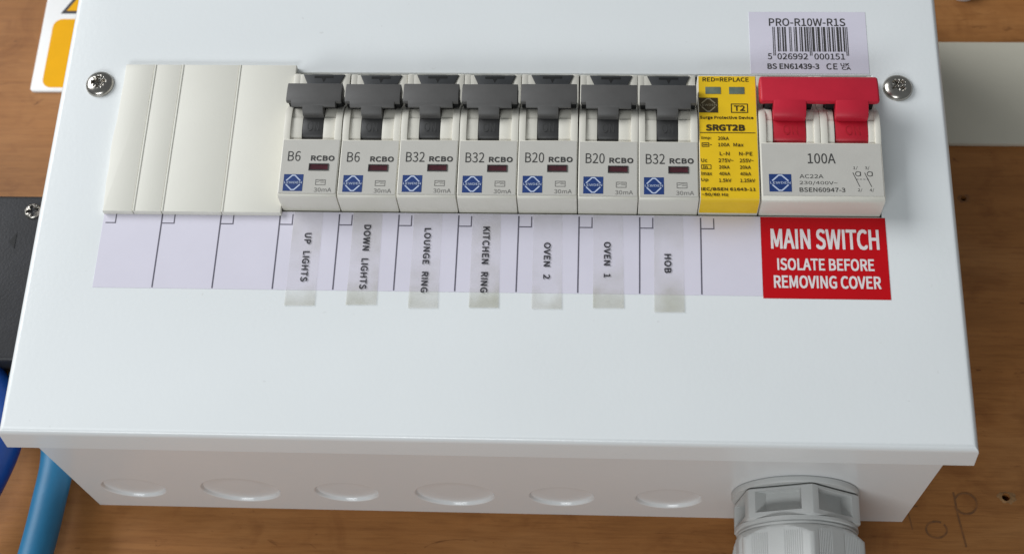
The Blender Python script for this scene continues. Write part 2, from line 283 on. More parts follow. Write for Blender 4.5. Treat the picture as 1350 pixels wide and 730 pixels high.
# letter shapes: advance, outline points, triangles (thousandths)
GLYPHS = {' ':(78,'',''),
'-':(122,'16,86 106,86 106,110 16,110','0,2,3 0,1,2'),
'.':(98,'49,-5 60,-1 69,7 72,20 69,32 60,41 49,44 37,41 29,32 26,20 29,7 37,-1','7,5,6 8,5,7 8,4,5 9,4,8 9,3,4 10,3,9 10,2,3 10,1,2 11,1,10 11,0,1'),
'/':(138,'4,-63 27,-63 132,278 109,278','0,2,3 0,1,2'),
'0':(195,'97,-5 140,10 167,55 177,129 167,203 140,247 97,261 55,247 27,203 18,129 27,55 55,10 97,21 72,33 55,68 48,129 55,190 72,225 97,236 123,225 140,190 146,129 140,68 123,33','7,5,6 8,17,7 17,18,7 18,5,7 18,19,5 19,4,5 8,16,17 20,4,19 9,16,8 20,3,4 21,3,20 9,15,16 10,15,9 10,14,15 22,3,21 22,2,3 10,13,14 23,2,22 11,13,10 23,1,2 11,12,13 12,1,23 11,1,12 0,1,11'),
'1':(195,'31,0 172,0 172,27 120,27 120,257 96,257 81,249 63,243 42,238 42,218 88,218 88,27 31,27','6,4,5 6,10,4 10,3,4 7,10,6 8,10,7 9,10,8 11,3,10 0,11,12 0,3,11 0,2,3 0,1,2'),
'2':(195,'15,0 177,0 177,28 106,28 92,27 78,26 64,25 117,81 152,134 165,186 155,226 129,252 90,261 60,257 36,244 14,224 33,206 48,221 66,231 86,235 112,229 128,211 133,185 120,138 82,83 15,19','13,11,12 14,11,13 14,10,11 15,19,14 19,10,14 15,18,19 20,10,19 15,17,18 21,10,20 21,9,10 16,17,15 22,9,21 22,8,9 23,8,22 24,8,23 24,7,8 25,7,24 25,6,7 4,2,3 4,1,2 5,1,4 6,1,5 25,1,6 0,1,25'),
'3':(195,'92,-5 134,4 163,29 175,69 167,100 148,121 120,134 120,136 144,149 160,169 166,197 156,232 130,254 91,261 64,257 40,246 20,231 37,210 53,223 70,232 90,235 113,230 128,216 133,195 127,170 104,152 62,146 62,121 109,115 135,97 142,70 135,44 117,28 90,22 64,26 43,37 27,51 10,31 30,13 57,0','14,12,13 15,12,14 15,11,12 16,20,15 20,11,15 16,19,20 21,11,20 16,18,19 21,10,11 17,18,16 22,10,21 23,10,22 23,9,10 24,9,23 25,9,24 25,8,9 26,8,25 26,7,8 27,7,26 27,6,7 27,5,6 27,28,5 28,4,5 29,4,28 29,3,4 30,3,29 31,3,30 31,2,3 37,35,36 32,2,31 37,34,35 38,34,37 32,1,2 33,1,32 38,33,34 38,1,33 39,1,38 39,0,1'),
'4':(195,'119,0 149,0 149,71 183,71 183,96 149,96 149,257 114,257 7,92 7,71 119,71 119,96 40,96 99,184 106,197 113,209 119,222 121,222 120,207 119,190 119,175','8,6,7 8,16,6 16,17,6 17,5,6 8,15,16 18,5,17 8,14,15 19,5,18 8,13,14 20,5,19 8,12,13 11,5,20 8,11,12 8,5,11 8,4,5 8,3,4 9,3,8 0,2,10 0,1,2'),
'5':(195,'92,-5 133,6 164,36 176,83 165,130 137,157 98,165 84,164 72,161 60,155 67,229 163,229 163,257 39,257 30,137 47,126 61,134 75,139 90,141 118,134 137,114 143,83 136,50 116,29 89,22 62,26 42,37 26,50 9,29 30,13 56,0','14,10,13 10,12,13 10,11,12 14,9,10 7,5,6 8,5,7 9,5,8 9,4,5 14,18,9 18,4,9 14,17,18 19,4,18 14,16,17 15,16,14 20,4,19 20,3,4 21,3,20 21,2,3 22,2,21 28,26,27 23,2,22 28,25,26 23,1,2 24,1,23 29,25,28 29,24,25 29,1,24 30,1,29 30,0,1'),
'6':(195,'105,-5 142,6 169,35 179,79 170,124 146,150 108,159 87,156 67,145 50,129 60,191 83,225 116,235 131,233 145,226 157,215 175,235 159,249 139,258 114,261 68,248 33,203 20,123 31,52 61,10 50,103 68,122 86,132 103,136 128,129 144,109 149,79 143,48 128,28 105,21 78,30 59,58','20,18,19 20,17,18 20,16,17 21,11,20 11,12,20 12,16,20 13,16,12 13,14,16 14,15,16 21,10,11 22,10,21 22,9,10 7,5,6 8,5,7 8,4,5 9,28,8 28,4,8 9,27,28 29,4,28 9,26,27 22,26,9 30,4,29 30,3,4 23,25,22 25,26,22 31,3,30 23,36,25 32,3,31 32,2,3 23,35,36 24,35,23 33,2,32 33,1,2 24,34,35 34,1,33 24,1,34 0,1,24'),
'7':(195,'69,0 103,0 111,89 133,164 178,237 178,257 17,257 17,229 142,229 102,160 79,87','7,5,6 7,4,5 7,8,4 8,3,4 9,3,8 9,2,3 10,2,9 10,1,2 0,1,10'),
'9':(195,'82,-5 128,10 162,56 175,139 164,207 133,248 89,261 52,251 26,222 15,178 24,133 49,106 86,97 107,101 128,112 145,129 135,66 112,32 81,22 65,24 50,31 38,42 20,22 37,8 57,-1 145,155 127,136 109,125 91,121 66,128 51,148 46,178 51,209 67,229 89,236 117,227 136,200','7,5,6 8,5,7 8,34,5 34,35,5 35,4,5 8,33,34 8,32,33 36,4,35 9,32,8 9,31,32 36,3,4 25,3,36 10,31,9 10,30,31 26,3,25 10,29,30 26,15,3 15,2,3 27,15,26 11,29,10 27,14,15 16,2,15 11,28,29 28,14,27 11,14,28 11,13,14 12,13,11 17,2,16 17,1,2 22,20,21 18,1,17 22,19,20 22,18,19 22,1,18 23,1,22 23,0,1 24,0,23'),
':':(98,'49,-5 60,-1 69,7 72,20 69,32 60,41 49,44 37,41 29,32 26,20 29,7 37,-1 49,137 60,140 69,148 72,161 69,174 60,182 49,186 37,182 29,174 26,161 29,148 37,140','19,17,18 19,16,17 20,16,19 20,15,16 21,15,20 22,15,21 22,14,15 23,14,22 23,13,14 12,13,23 7,5,6 8,5,7 8,4,5 9,4,8 9,3,4 10,3,9 10,2,3 10,1,2 11,1,10 11,0,1'),
'=':(195,'13,75 181,75 181,99 13,99 13,159 181,159 181,183 13,183','4,6,7 4,5,6 0,2,3 0,1,2'),
'A':(213,'1,0 34,0 59,78 153,78 177,0 211,0 124,257 88,257 67,104 79,144 88,172 97,201 105,230 106,230 115,201 123,172 132,144 145,104','0,12,7 12,6,7 12,13,6 13,5,6 0,11,12 14,5,13 15,5,14 0,10,11 16,5,15 0,9,10 0,8,9 17,5,16 0,2,8 2,17,8 2,3,17 3,5,17 0,1,2 4,5,3'),
'B':(231,'35,0 117,0 168,8 202,33 214,75 208,105 189,126 162,137 162,138 183,150 195,170 200,194 188,230 157,250 111,257 35,257 68,148 68,231 107,231 141,227 161,214 168,190 161,167 141,153 106,148 68,26 68,123 112,123 151,118 174,102 182,76 174,48 150,31 112,26','0,17,15 17,14,15 17,13,14 17,18,13 18,12,13 0,16,17 19,12,18 19,11,12 20,11,19 21,11,20 21,10,11 22,10,21 22,9,10 23,9,22 24,9,23 24,8,9 0,26,16 26,24,16 26,8,24 26,7,8 26,6,7 26,27,6 27,28,6 28,5,6 0,25,26 29,5,28 29,4,5 30,4,29 31,4,30 31,3,4 32,3,31 32,2,3 33,2,32 0,33,25 0,2,33 0,1,2'),
'C':(224,'132,-5 163,0 189,12 211,32 193,53 176,37 156,27 133,24 91,37 63,73 54,129 64,185 92,220 134,233 155,230 172,221 187,209 204,230 187,245 163,257 134,261 76,245 35,200 20,128 35,57 75,11','21,19,20 21,18,19 21,17,18 22,12,21 12,13,21 13,17,21 14,17,13 15,17,14 15,16,17 22,11,12 23,11,22 23,10,11 23,9,10 24,9,23 24,8,9 25,8,24 5,3,4 6,3,5 25,7,8 6,2,3 7,2,6 25,2,7 25,1,2 0,1,25'),
'D':(241,'35,0 101,0 166,15 206,60 220,129 206,199 166,242 99,257 35,257 68,27 68,230 97,230 147,219 177,184 187,129 177,74 147,39 97,27','0,10,8 10,7,8 10,6,7 10,11,6 11,12,6 12,5,6 0,9,10 13,5,12 13,4,5 14,4,13 15,4,14 15,3,4 16,3,15 16,2,3 17,2,16 0,17,9 0,2,17 0,1,2'),
'E':(207,'35,0 187,0 187,28 68,28 68,121 165,121 165,149 68,149 68,229 183,229 183,257 35,257','0,8,11 8,10,11 8,9,10 0,7,8 0,4,7 4,6,7 4,5,6 0,3,4 0,2,3 0,1,2'),
'F':(194,'35,0 68,0 68,115 166,115 166,143 68,143 68,229 183,229 183,257 35,257','0,6,9 6,8,9 6,7,8 0,5,6 0,2,5 2,4,5 2,3,4 0,1,2'),
'G':(242,'136,-5 168,-1 195,10 215,25 215,133 131,133 131,106 186,106 186,39 173,31 157,26 139,24 93,37 64,73 54,129 64,185 94,220 139,233 162,230 180,221 194,209 212,230 194,245 170,256 138,261 77,245 36,200 20,128 35,57 76,11','25,23,24 25,22,23 26,16,25 16,17,25 17,22,25 17,21,22 18,21,17 18,19,21 19,20,21 26,15,16 27,15,26 27,14,15 6,4,5 6,7,4 7,3,4 27,13,14 28,13,27 8,3,7 28,12,13 29,12,28 9,3,8 29,11,12 10,3,9 11,3,10 11,2,3 29,2,11 0,2,29 0,1,2'),
'H':(255,'35,0 68,0 68,121 187,121 187,0 220,0 220,257 187,257 187,149 68,149 68,257 35,257','0,10,11 0,9,10 8,6,7 8,5,6 0,2,9 2,8,9 2,3,8 3,5,8 0,1,2 4,5,3'),
'I':(103,'35,0 68,0 68,257 35,257','0,2,3 0,1,2'),
'K':(227,'35,0 68,0 68,81 112,134 189,0 225,0 132,159 213,257 176,257 68,128 68,128 68,257 35,257','0,11,12 0,10,11 9,7,8 9,6,7 9,3,6 3,5,6 9,2,3 4,5,3 0,9,10 0,2,9 0,1,2'),
'L':(191,'35,0 180,0 180,28 68,28 68,257 35,257','0,4,5 0,3,4 0,2,3 0,1,2'),
'M':(285,'35,0 64,0 64,142 64,167 62,193 60,218 62,218 82,159 131,26 153,26 201,159 222,218 223,218 221,193 220,167 219,142 219,0 249,0 249,257 210,257 161,119 155,102 149,84 143,66 142,66 136,84 130,102 123,119 74,257 35,257','0,5,29 5,28,29 5,6,28 6,27,28 20,11,19 11,18,19 11,12,18 12,17,18 0,4,5 7,27,6 20,10,11 13,17,12 0,3,4 14,17,13 15,17,14 0,2,3 8,27,7 20,9,10 0,1,2 16,17,15 8,26,27 21,9,20 22,9,21 8,25,26 23,9,22 8,24,25 8,23,24 8,9,23'),
'N':(254,'35,0 66,0 66,135 65,162 64,189 62,215 63,215 91,162 185,0 218,0 218,257 187,257 187,123 188,96 189,69 192,42 190,42 162,95 68,257 35,257','0,5,19 5,18,19 5,6,18 6,17,18 12,10,11 12,9,10 0,4,5 7,17,6 0,3,4 8,17,7 0,2,3 0,1,2 13,9,12 14,9,13 8,16,17 15,9,14 8,15,16 8,9,15'),
'O':(260,'130,-5 187,12 225,58 239,129 225,200 187,245 130,261 73,245 34,200 20,129 34,58 73,12 130,24 90,37 63,73 54,129 63,185 90,220 130,233 170,220 197,185 206,129 197,73 170,37','7,5,6 8,17,7 17,18,7 18,5,7 18,19,5 19,4,5 8,16,17 20,4,19 9,16,8 20,3,4 9,15,16 21,3,20 10,15,9 10,14,15 22,3,21 22,2,3 10,13,14 23,2,22 11,13,10 23,1,2 12,1,23 11,12,13 11,1,12 11,0,1'),
'P':(222,'35,0 68,0 68,102 110,102 160,111 192,137 204,181 192,226 159,250 109,257 35,257 68,129 68,230 104,230 142,226 165,211 172,181 165,151 143,134 106,129','0,12,10 12,9,10 12,8,9 12,13,8 13,7,8 0,11,12 14,7,13 15,7,14 15,6,7 16,6,15 17,6,16 17,5,6 18,5,17 18,4,5 19,4,18 0,2,11 2,19,11 2,4,19 2,3,4 0,1,2'),
'R':(223,'68,135 68,230 111,230 145,226 166,212 173,185 166,157 145,140 111,135 176,0 213,0 147,112 178,126 198,150 205,185 194,227 162,250 116,257 35,257 35,0 68,0 68,109 114,109','19,1,18 1,17,18 1,16,17 1,2,16 2,15,16 19,0,1 3,15,2 3,14,15 4,14,3 5,14,4 6,14,5 6,13,14 7,13,6 7,12,13 8,12,7 19,21,0 21,8,0 21,12,8 21,11,12 21,22,11 22,10,11 19,20,21 9,10,22'),
'S':(209,'106,-5 153,5 183,31 194,68 187,100 168,122 141,137 104,153 84,162 68,175 62,196 68,215 84,228 110,233 132,230 151,222 168,209 185,230 164,246 139,257 110,261 68,252 39,228 29,193 37,162 57,141 81,127 118,111 140,101 155,87 161,65 154,44 136,29 107,24 81,28 57,39 36,56 17,33 42,13 72,0','21,19,20 21,18,19 22,18,21 22,13,18 13,17,18 22,12,13 14,17,13 15,17,14 15,16,17 23,12,22 23,11,12 23,10,11 23,9,10 24,9,23 24,8,9 24,7,8 25,7,24 25,6,7 26,6,25 26,5,6 27,5,26 27,4,5 28,4,27 29,4,28 29,3,4 30,3,29 30,2,3 31,2,30 37,35,36 32,2,31 37,34,35 38,34,37 32,1,2 33,1,32 38,33,34 38,1,33 39,1,38 39,0,1'),
'T':(210,'89,0 121,0 121,229 199,229 199,257 11,257 11,229 89,229','6,4,5 6,3,4 0,2,7 0,1,2'),
'U':(253,'126,-5 173,6 206,41 218,106 218,257 187,257 187,105 179,57 157,31 126,24 96,31 75,57 67,105 67,257 34,257 34,106 47,41 79,6','15,13,14 15,12,13 6,4,5 6,3,4 16,12,15 6,2,3 16,11,12 7,2,6 16,10,11 8,2,7 8,1,2 17,10,16 17,9,10 9,1,8 17,1,9 17,0,1'),
'V':(202,'82,0 120,0 201,257 168,257 127,118 119,89 111,62 102,33 101,33 92,62 84,89 76,118 34,257 0,257','0,12,13 0,11,12 4,2,3 4,1,2 0,10,11 5,1,4 0,9,10 6,1,5 0,8,9 7,1,6 0,7,8 0,1,7'),
'W':(308,'63,0 102,0 140,155 144,175 149,194 153,213 154,213 159,194 163,175 167,155 206,0 245,0 298,257 267,257 239,117 235,89 230,62 225,34 223,34 217,62 211,89 205,117 169,257 140,257 104,117 98,89 92,62 86,34 85,34 80,62 74,89 69,117 42,257 9,257','0,32,33 0,31,32 24,22,23 24,5,22 5,6,22 6,21,22 14,12,13 14,11,12 24,4,5 7,21,6 24,3,4 8,21,7 24,2,3 9,21,8 24,1,2 10,21,9 0,30,31 25,1,24 10,20,21 15,11,14 10,19,20 0,29,30 26,1,25 16,11,15 10,18,19 0,28,29 27,1,26 17,11,16 0,27,28 0,1,27 10,17,18 10,11,17'),
'a':(198,'76,-5 99,-1 120,9 139,23 140,23 143,0 169,0 169,117 162,158 141,185 103,195 74,191 49,182 29,170 41,148 58,158 77,165 98,168 122,161 134,144 137,120 71,107 33,84 21,49 28,20 47,2 85,21 68,24 56,34 51,51 59,73 87,89 137,99 137,46 120,32 103,24','11,9,10 12,9,11 12,8,9 13,17,12 17,8,12 14,15,13 15,16,13 16,17,13 18,8,17 19,8,18 19,7,8 20,7,19 21,7,20 21,32,7 32,6,7 22,32,21 22,31,32 33,6,32 22,30,31 23,30,22 23,29,30 23,28,29 24,28,23 34,4,33 4,6,33 24,27,28 35,4,34 24,26,27 26,3,35 3,4,35 26,2,3 5,6,4 24,2,26 25,2,24 25,1,2 0,1,25'),
'c':(179,'107,-5 129,-2 150,7 169,19 155,41 142,31 127,25 110,22 79,31 59,57 51,95 59,133 80,159 111,168 125,166 137,160 149,152 165,173 150,184 132,192 110,195 64,183 31,149 18,95 30,41 62,7','21,19,20 21,18,19 21,17,18 22,13,21 13,17,21 13,14,17 14,15,17 15,16,17 22,12,13 22,11,12 23,11,22 23,10,11 24,10,23 24,9,10 24,8,9 25,8,24 5,3,4 6,3,5 25,7,8 7,3,6 25,3,7 25,2,3 0,2,25 0,1,2'),
'e':(194,'109,-5 133,-2 154,5 172,15 160,36 146,28 130,23 113,21 81,29 59,52 50,88 178,88 179,93 179,99 179,106 170,153 145,184 103,195 62,183 31,148 18,95 31,41 63,7 49,110 59,142 79,163 104,169 129,163 146,143 151,110','18,16,17 18,15,16 19,25,18 25,26,18 26,15,18 27,15,26 28,15,27 19,24,25 28,14,15 20,24,19 29,14,28 20,23,24 20,29,23 20,14,29 20,13,14 20,12,13 21,10,20 10,12,20 10,11,12 21,9,10 21,8,9 22,8,21 5,3,4 22,7,8 6,3,5 7,3,6 22,3,7 22,2,3 0,2,22 0,1,2'),
'g':(198,'96,-88 147,-78 181,-54 193,-22 185,4 163,19 126,23 89,23 69,26 59,33 56,44 57,53 62,61 68,67 77,63 86,61 96,60 131,68 156,91 166,126 164,142 158,155 150,166 189,166 189,190 123,190 115,193 106,194 96,195 61,187 35,163 25,127 29,106 38,89 50,76 50,75 40,66 32,54 29,39 31,26 37,15 46,8 46,6 31,-6 21,-21 18,-37 28,-64 55,-82 96,82 76,87 61,103 56,127 61,151 76,166 96,172 117,166 131,151 137,127 131,103 116,87 101,-65 71,-61 52,-50 46,-32 48,-21 54,-10 65,0 74,-2 82,-3 90,-3 123,-3 144,-5 157,-13 161,-27 154,-46 133,-60','29,27,28 29,26,27 29,25,26 29,24,25 29,23,24 30,54,29 54,23,29 30,53,54 55,23,54 30,52,53 56,22,55 22,23,55 56,21,22 31,52,30 56,20,21 31,51,52 57,20,56 57,19,20 32,51,31 32,50,51 58,19,57 58,18,19 33,50,32 59,18,58 33,49,50 59,17,18 34,49,33 48,17,59 34,48,49 34,17,48 35,17,34 36,13,35 13,17,35 13,16,17 36,12,13 14,16,13 37,12,36 15,16,14 37,11,12 38,11,37 38,10,11 38,9,10 39,9,38 39,8,9 39,7,8 40,7,39 40,6,7 40,5,6 40,4,5 41,4,40 42,4,41 43,66,42 66,4,42 66,70,4 70,71,4 71,3,4 43,65,66 67,70,66 68,70,67 69,70,68 72,3,71 44,65,43 44,64,65 73,3,72 45,64,44 45,63,64 73,2,3 74,2,73 45,62,63 46,62,45 75,2,74 46,61,62 75,1,2 60,1,75 46,60,61 47,60,46 47,1,60 47,0,1'),
'i':(97,'48,229 59,232 67,239 70,251 67,262 59,269 48,271 37,269 30,262 27,251 30,239 37,232 32,0 64,0 64,190 32,190','12,14,15 12,13,14 7,5,6 8,5,7 8,4,5 9,4,8 9,3,4 10,3,9 10,2,3 11,2,10 11,1,2 0,1,11'),
'k':(194,'32,0 64,0 64,50 99,92 155,0 190,0 118,113 181,190 146,190 65,90 64,90 64,279 32,279','0,11,12 0,10,11 9,7,8 9,6,7 9,3,6 3,5,6 9,2,3 4,5,3 0,9,10 0,2,9 0,1,2'),
'm':(325,'32,0 64,0 64,138 81,154 97,164 112,167 132,162 144,145 147,116 147,0 179,0 179,138 196,154 212,164 227,167 247,162 259,145 263,116 263,0 294,0 294,120 288,161 269,186 237,195 215,190 194,178 174,159 164,178 146,191 121,195 100,191 80,179 62,162 62,162 58,190 32,190','30,28,29 24,22,23 31,28,30 31,27,28 25,22,24 0,34,35 0,33,34 25,21,22 32,27,31 32,5,27 5,26,27 26,14,25 14,21,25 32,4,5 6,26,5 26,13,14 15,21,14 32,3,4 26,12,13 0,32,33 0,2,32 2,3,32 7,26,6 16,21,15 16,20,21 7,12,26 7,11,12 8,11,7 17,20,16 0,1,2 8,10,11 17,19,20 9,10,8 18,19,17'),
'n':(214,'32,0 64,0 64,138 82,154 98,164 116,167 137,162 149,145 152,116 152,0 184,0 184,120 178,161 159,186 126,195 102,191 81,179 62,162 62,162 58,190 32,190','15,13,14 16,13,15 0,19,20 0,18,19 16,12,13 17,5,16 5,12,16 17,4,5 6,12,5 17,3,4 0,17,18 0,2,17 2,3,17 7,12,6 7,11,12 8,11,7 0,1,2 8,10,11 9,10,8'),
'o':(213,'106,-5 150,7 182,41 194,95 182,149 150,183 106,195 63,183 31,149 18,95 31,41 63,7 106,22 77,31 58,57 51,95 58,133 77,159 106,168 135,159 154,133 161,95 154,57 135,31','7,5,6 8,5,7 8,18,5 18,4,5 8,17,18 19,4,18 20,4,19 8,16,17 20,3,4 9,16,8 9,15,16 21,3,20 10,15,9 10,14,15 22,3,21 22,2,3 10,13,14 23,2,22 11,13,10 23,1,2 12,1,23 11,12,13 11,1,12 0,1,11'),
'p':(218,'32,-80 64,-80 64,-16 63,18 81,5 98,-2 116,-5 157,8 187,42 199,98 190,149 164,183 123,195 101,191 81,181 62,168 62,168 58,190 32,190 111,22 97,24 81,30 64,42 64,142 82,156 99,165 115,168 144,159 160,135 165,98 158,57 139,31','13,11,12 14,11,13 0,17,18 0,16,17 14,10,11 15,26,14 26,10,14 0,15,16 0,23,15 23,24,15 24,25,15 25,26,15 27,10,26 28,10,27 28,9,10 0,22,23 29,9,28 29,8,9 30,8,29 31,8,30 31,7,8 0,3,22 3,21,22 19,7,31 3,20,21 3,19,20 3,7,19 0,2,3 4,7,3 4,6,7 5,6,4 0,1,2'),
'r':(136,'32,0 64,0 64,122 79,148 95,162 112,166 119,166 125,165 131,163 137,191 131,193 124,195 116,195 96,190 78,176 62,155 62,155 58,190 32,190','13,11,12 13,10,11 13,9,10 13,8,9 14,7,13 7,8,13 0,17,18 0,16,17 15,5,14 5,6,14 6,7,14 15,4,5 15,3,4 0,15,16 0,2,15 2,3,15 0,1,2'),
't':(132,'92,-5 104,-4 116,-1 127,2 121,27 114,24 106,22 99,21 82,26 72,38 70,58 70,164 121,164 121,190 70,190 70,244 43,244 40,190 9,188 9,164 38,164 38,59 43,25 60,3','17,15,16 17,14,15 18,14,17 18,13,14 18,12,13 19,12,18 21,11,20 21,10,11 22,10,21 22,9,10 22,8,9 5,3,4 22,7,8 23,7,22 6,3,5 7,3,6 23,3,7 0,3,23 0,2,3 0,1,2'),
'u':(213,'88,-5 112,0 132,12 151,30 152,30 154,0 181,0 181,190 149,190 149,55 132,37 115,26 97,23 77,28 65,45 62,74 62,190 29,190 29,70 36,29 55,4','18,16,17 18,15,16 9,7,8 9,6,7 18,14,15 19,14,18 10,4,9 4,6,9 19,13,14 11,3,10 3,4,10 11,2,3 5,6,4 20,13,19 20,12,13 12,2,11 20,2,12 20,1,2 0,1,20'),
'v':(183,'73,0 111,0 178,190 146,190 110,82 105,63 99,44 93,26 91,26 85,44 79,63 74,82 38,190 5,190','0,12,13 0,11,12 4,2,3 4,1,2 0,10,11 5,1,4 0,9,10 6,1,5 0,8,9 7,1,6 0,7,8 0,1,7'),
'x':(175,'5,0 39,0 64,44 71,56 77,67 84,78 85,78 93,67 100,56 106,44 134,0 169,0 106,96 164,190 131,190 107,148 102,138 96,127 91,117 89,117 83,127 76,138 70,148 45,190 10,190 68,99','25,23,24 25,22,23 15,13,14 15,12,13 25,21,22 16,12,15 25,20,21 17,12,16 25,19,20 18,12,17 25,18,19 25,12,18 0,5,25 5,12,25 5,6,12 6,11,12 0,4,5 7,11,6 8,11,7 0,3,4 0,2,3 9,11,8 0,1,2 10,11,9'),
'z':(167,'12,0 156,0 156,26 53,26 153,173 153,190 23,190 23,164 112,164 12,17','7,5,6 7,4,5 7,8,4 8,3,4 9,3,8 9,2,3 9,1,2 0,1,9'),
'~':(195,'132,100 149,104 165,116 180,136 162,148 153,135 143,127 132,125 111,133 90,149 63,158 46,154 29,143 14,123 32,110 41,124 51,131 62,134 83,125 105,109','11,9,10 12,9,11 12,8,9 5,3,4 13,16,12 16,17,12 17,8,12 5,2,3 6,2,5 18,8,17 18,7,8 13,15,16 7,2,6 19,7,18 19,2,7 13,14,15 19,1,2 0,1,19')}
TXT = {}
def glyphs(t, bold, space):
    k = (t, space)
    if k not in TXT:
        vs, fs, x = [], [], 0.0
        for ch in t:
            adv, pv, pf = GLYPHS[ch]; o = len(vs)
            vs += [(x + float(a.split(',')[0]), float(a.split(',')[1])) for a in pv.split()]
            fs += [tuple(o + int(q) for q in f.split(',')) for f in pf.split()]
            x += adv * space
        xs = [a for a, b in vs]; ys = [b for a, b in vs]; x0, x1, y0, y1 = min(xs), max(xs), min(ys), max(ys)
        TXT[k] = ([((a - x0) / (x1 - x0), (b - y0) / (y1 - y0)) for a, b in vs], fs)
    return TXT[k]
def text(g, t, u0, u1, v0, v1, w, bold=0.0, space=1.0, down=False):   # fitted into the box; down: reads downwards
    vs, fs = glyphs(t, 0, space)
    if bold > 0:                                          # heavier stroke: the same outline laid again a hair to each side
        H = (u1 - u0) if down else (v1 - v0); Wd = (v1 - v0) if down else (u1 - u0)
        dx, dy = bold * H * 1.25 / Wd, bold * 1.25
        for i, (ax, ay) in enumerate(((-dx, -dy), (dx, -dy), (-dx, dy))):
            vv = [(a * (1 - 2 * dx) + dx + ax, b * (1 - 2 * dy) + dy + ay) for a, b in vs]; wi = w + 0.012 * (i + 1)
            if down: g.add([(u0 + b * (u1 - u0), v1 - a * (v1 - v0), wi) for a, b in vv], fs)
            else: g.add([(u0 + a * (u1 - u0), v0 + b * (v1 - v0), wi) for a, b in vv], fs)
        vs = [(a * (1 - 2 * dx) + 2 * dx, b * (1 - 2 * dy) + 2 * dy) for a, b in vs]
    if down: return g.add([(u0 + b * (u1 - u0), v1 - a * (v1 - v0), w) for a, b in vs], fs)
    return g.add([(u0 + a * (u1 - u0), v0 + b * (v1 - v0), w) for a, b in vs], fs)
def rrect(u0, u1, v0, v1, r, n=6):
    p = []
    for cx, cy, a in ((u1 - r, v1 - r, 0), (u0 + r, v1 - r, 90), (u0 + r, v0 + r, 180), (u1 - r, v0 + r, 270)):
        for k in range(n + 1):
            t = math.radians(a + 90 * k / n); p.append((cx + r * math.cos(t), cy + r * math.sin(t)))
    return p
def arcpts(cx, cy, r, a0, a1, n=12, ry=None):
    return [(cx + r * math.cos(math.radians(a0 + (a1 - a0) * k / n)), cy + (ry or r) * math.sin(math.radians(a0 + (a1 - a0) * k / n))) for k in range(n + 1)]

# ------------------------------------------------------------------ the board behind everything
WALL = -79.0
g = G()
hole = lambda r: [(r, 0), (r * 0.86, 0.5), (r * 0.8, 6), (r * 0.3, 9)]
fw = lambda u, v, d: (u, v, WALL - d)
g.plate(-420, 720, 60, 520, [(299.9, 119.1, 4, hole(1.0))], fw, 32)
g.plate(-420, 720, -380, 60, [(303.8, 10.3, 4, hole(1.25))], fw, 32)
wall = solo('wall', g, 'wood', (138, 0, WALL), kind='structure')
for hu, hv, r in ((303.8, 10.3, 1.35), (299.9, 119.1, 1.05)):
    g = G(); n = 22; vs = []
    for k in range(n):
        t = 2 * math.pi * k / n; ro = r * random.uniform(1.5, 2.3) * (1.25 if math.cos(t) > 0.4 else 1)
        vs += [(hu + r * 0.98 * math.cos(t), hv + r * 0.98 * math.sin(t), WALL + random.uniform(0.15, 0.4)), (hu + ro * math.cos(t), hv + ro * 0.8 * math.sin(t), WALL + 0.02)]
    g.add(vs, [(2 * k, 2 * k + 1, (2 * k + 3) % (2 * n), (2 * k + 2) % (2 * n)) for k in range(n)])
    part('screw_hole_rim', g, 'torn' if hv < 60 else 'pencil', wall)
NP = [0]
def pencil(pts, t=0.7):
    NP[0] += 1; part('pencil_stroke', G().line(pts, t, WALL + 0.04 + 0.03 * NP[0]), 'pencil', wall)
pencil([(271.5, 6.2), (272.4, 2.5), (273.0, -1.2)], 0.45); pencil([(268.6, 5.6), (272, 6.3), (275.2, 6.6)], 0.4)
pencil([(a, b) for a, b in arcpts(280.6, -1.0, 3.3, 60, 400, 22, 2.7)], 0.6)
pencil([(287.0, 11.5), (287.8, 4), (289.6, -6.5)], 0.6); pencil(arcpts(290.6, 7.8, 3.6, 160, -165, 20, 3.5), 0.6)

# ------------------------------------------------------------------ the consumer unit
CW, CH = 276.0, 193.0
HU0, HU1, HV0, HV1 = 20.6, 254.1, 71.5, 120.3
unit = thing('consumer_unit', (138, 0, WALL), 'white metal consumer unit box screwed to the brown wooden board', 'fuse box')
g = G(); loops = []
rr_ = 2.0
def rect(i, w, b=None):
    return [(i, i, w), (CW - i, i, w), (CW - i, CH - i, w), (i, CH - i, w)]
prof = [(1.25, -1.3), (0.25, -11.0), (-0.75, -11.0)] + [(rr_ - rr_ * math.cos(t), -rr_ + rr_ * math.sin(t)) for t in [math.radians(x) for x in (0, 15, 30, 45, 60, 75, 90)]]
for i, w in prof: loops.append(rect(i, w))
vs = [p for l in loops for p in l]
fs = [(i * 4 + k, i * 4 + (k + 1) % 4, i * 4 + 4 + (k + 1) % 4, i * 4 + 4 + k) for i in range(len(prof) - 1) for k in range(4)]
g.add(vs, fs)
cut = lambda e, w: [(HU0 - e, HV0 - e, w), (HU1 + e, HV0 - e, w), (HU1 + e, HV1 + e, w), (HU0 - e, HV1 + e, w)]
vs = rect(rr_, 0) + cut(0.3, 0) + cut(0, -0.3) + cut(0, -1.3) + rect(1.25, -1.3)
g.add(vs, [(i * 4 + k, i * 4 + (k + 1) % 4, i * 4 + 4 + (k + 1) % 4, i * 4 + 4 + k) for i in range(4) for k in range(4)])
part('cover', g, 'paint', unit, 25, fix=True)
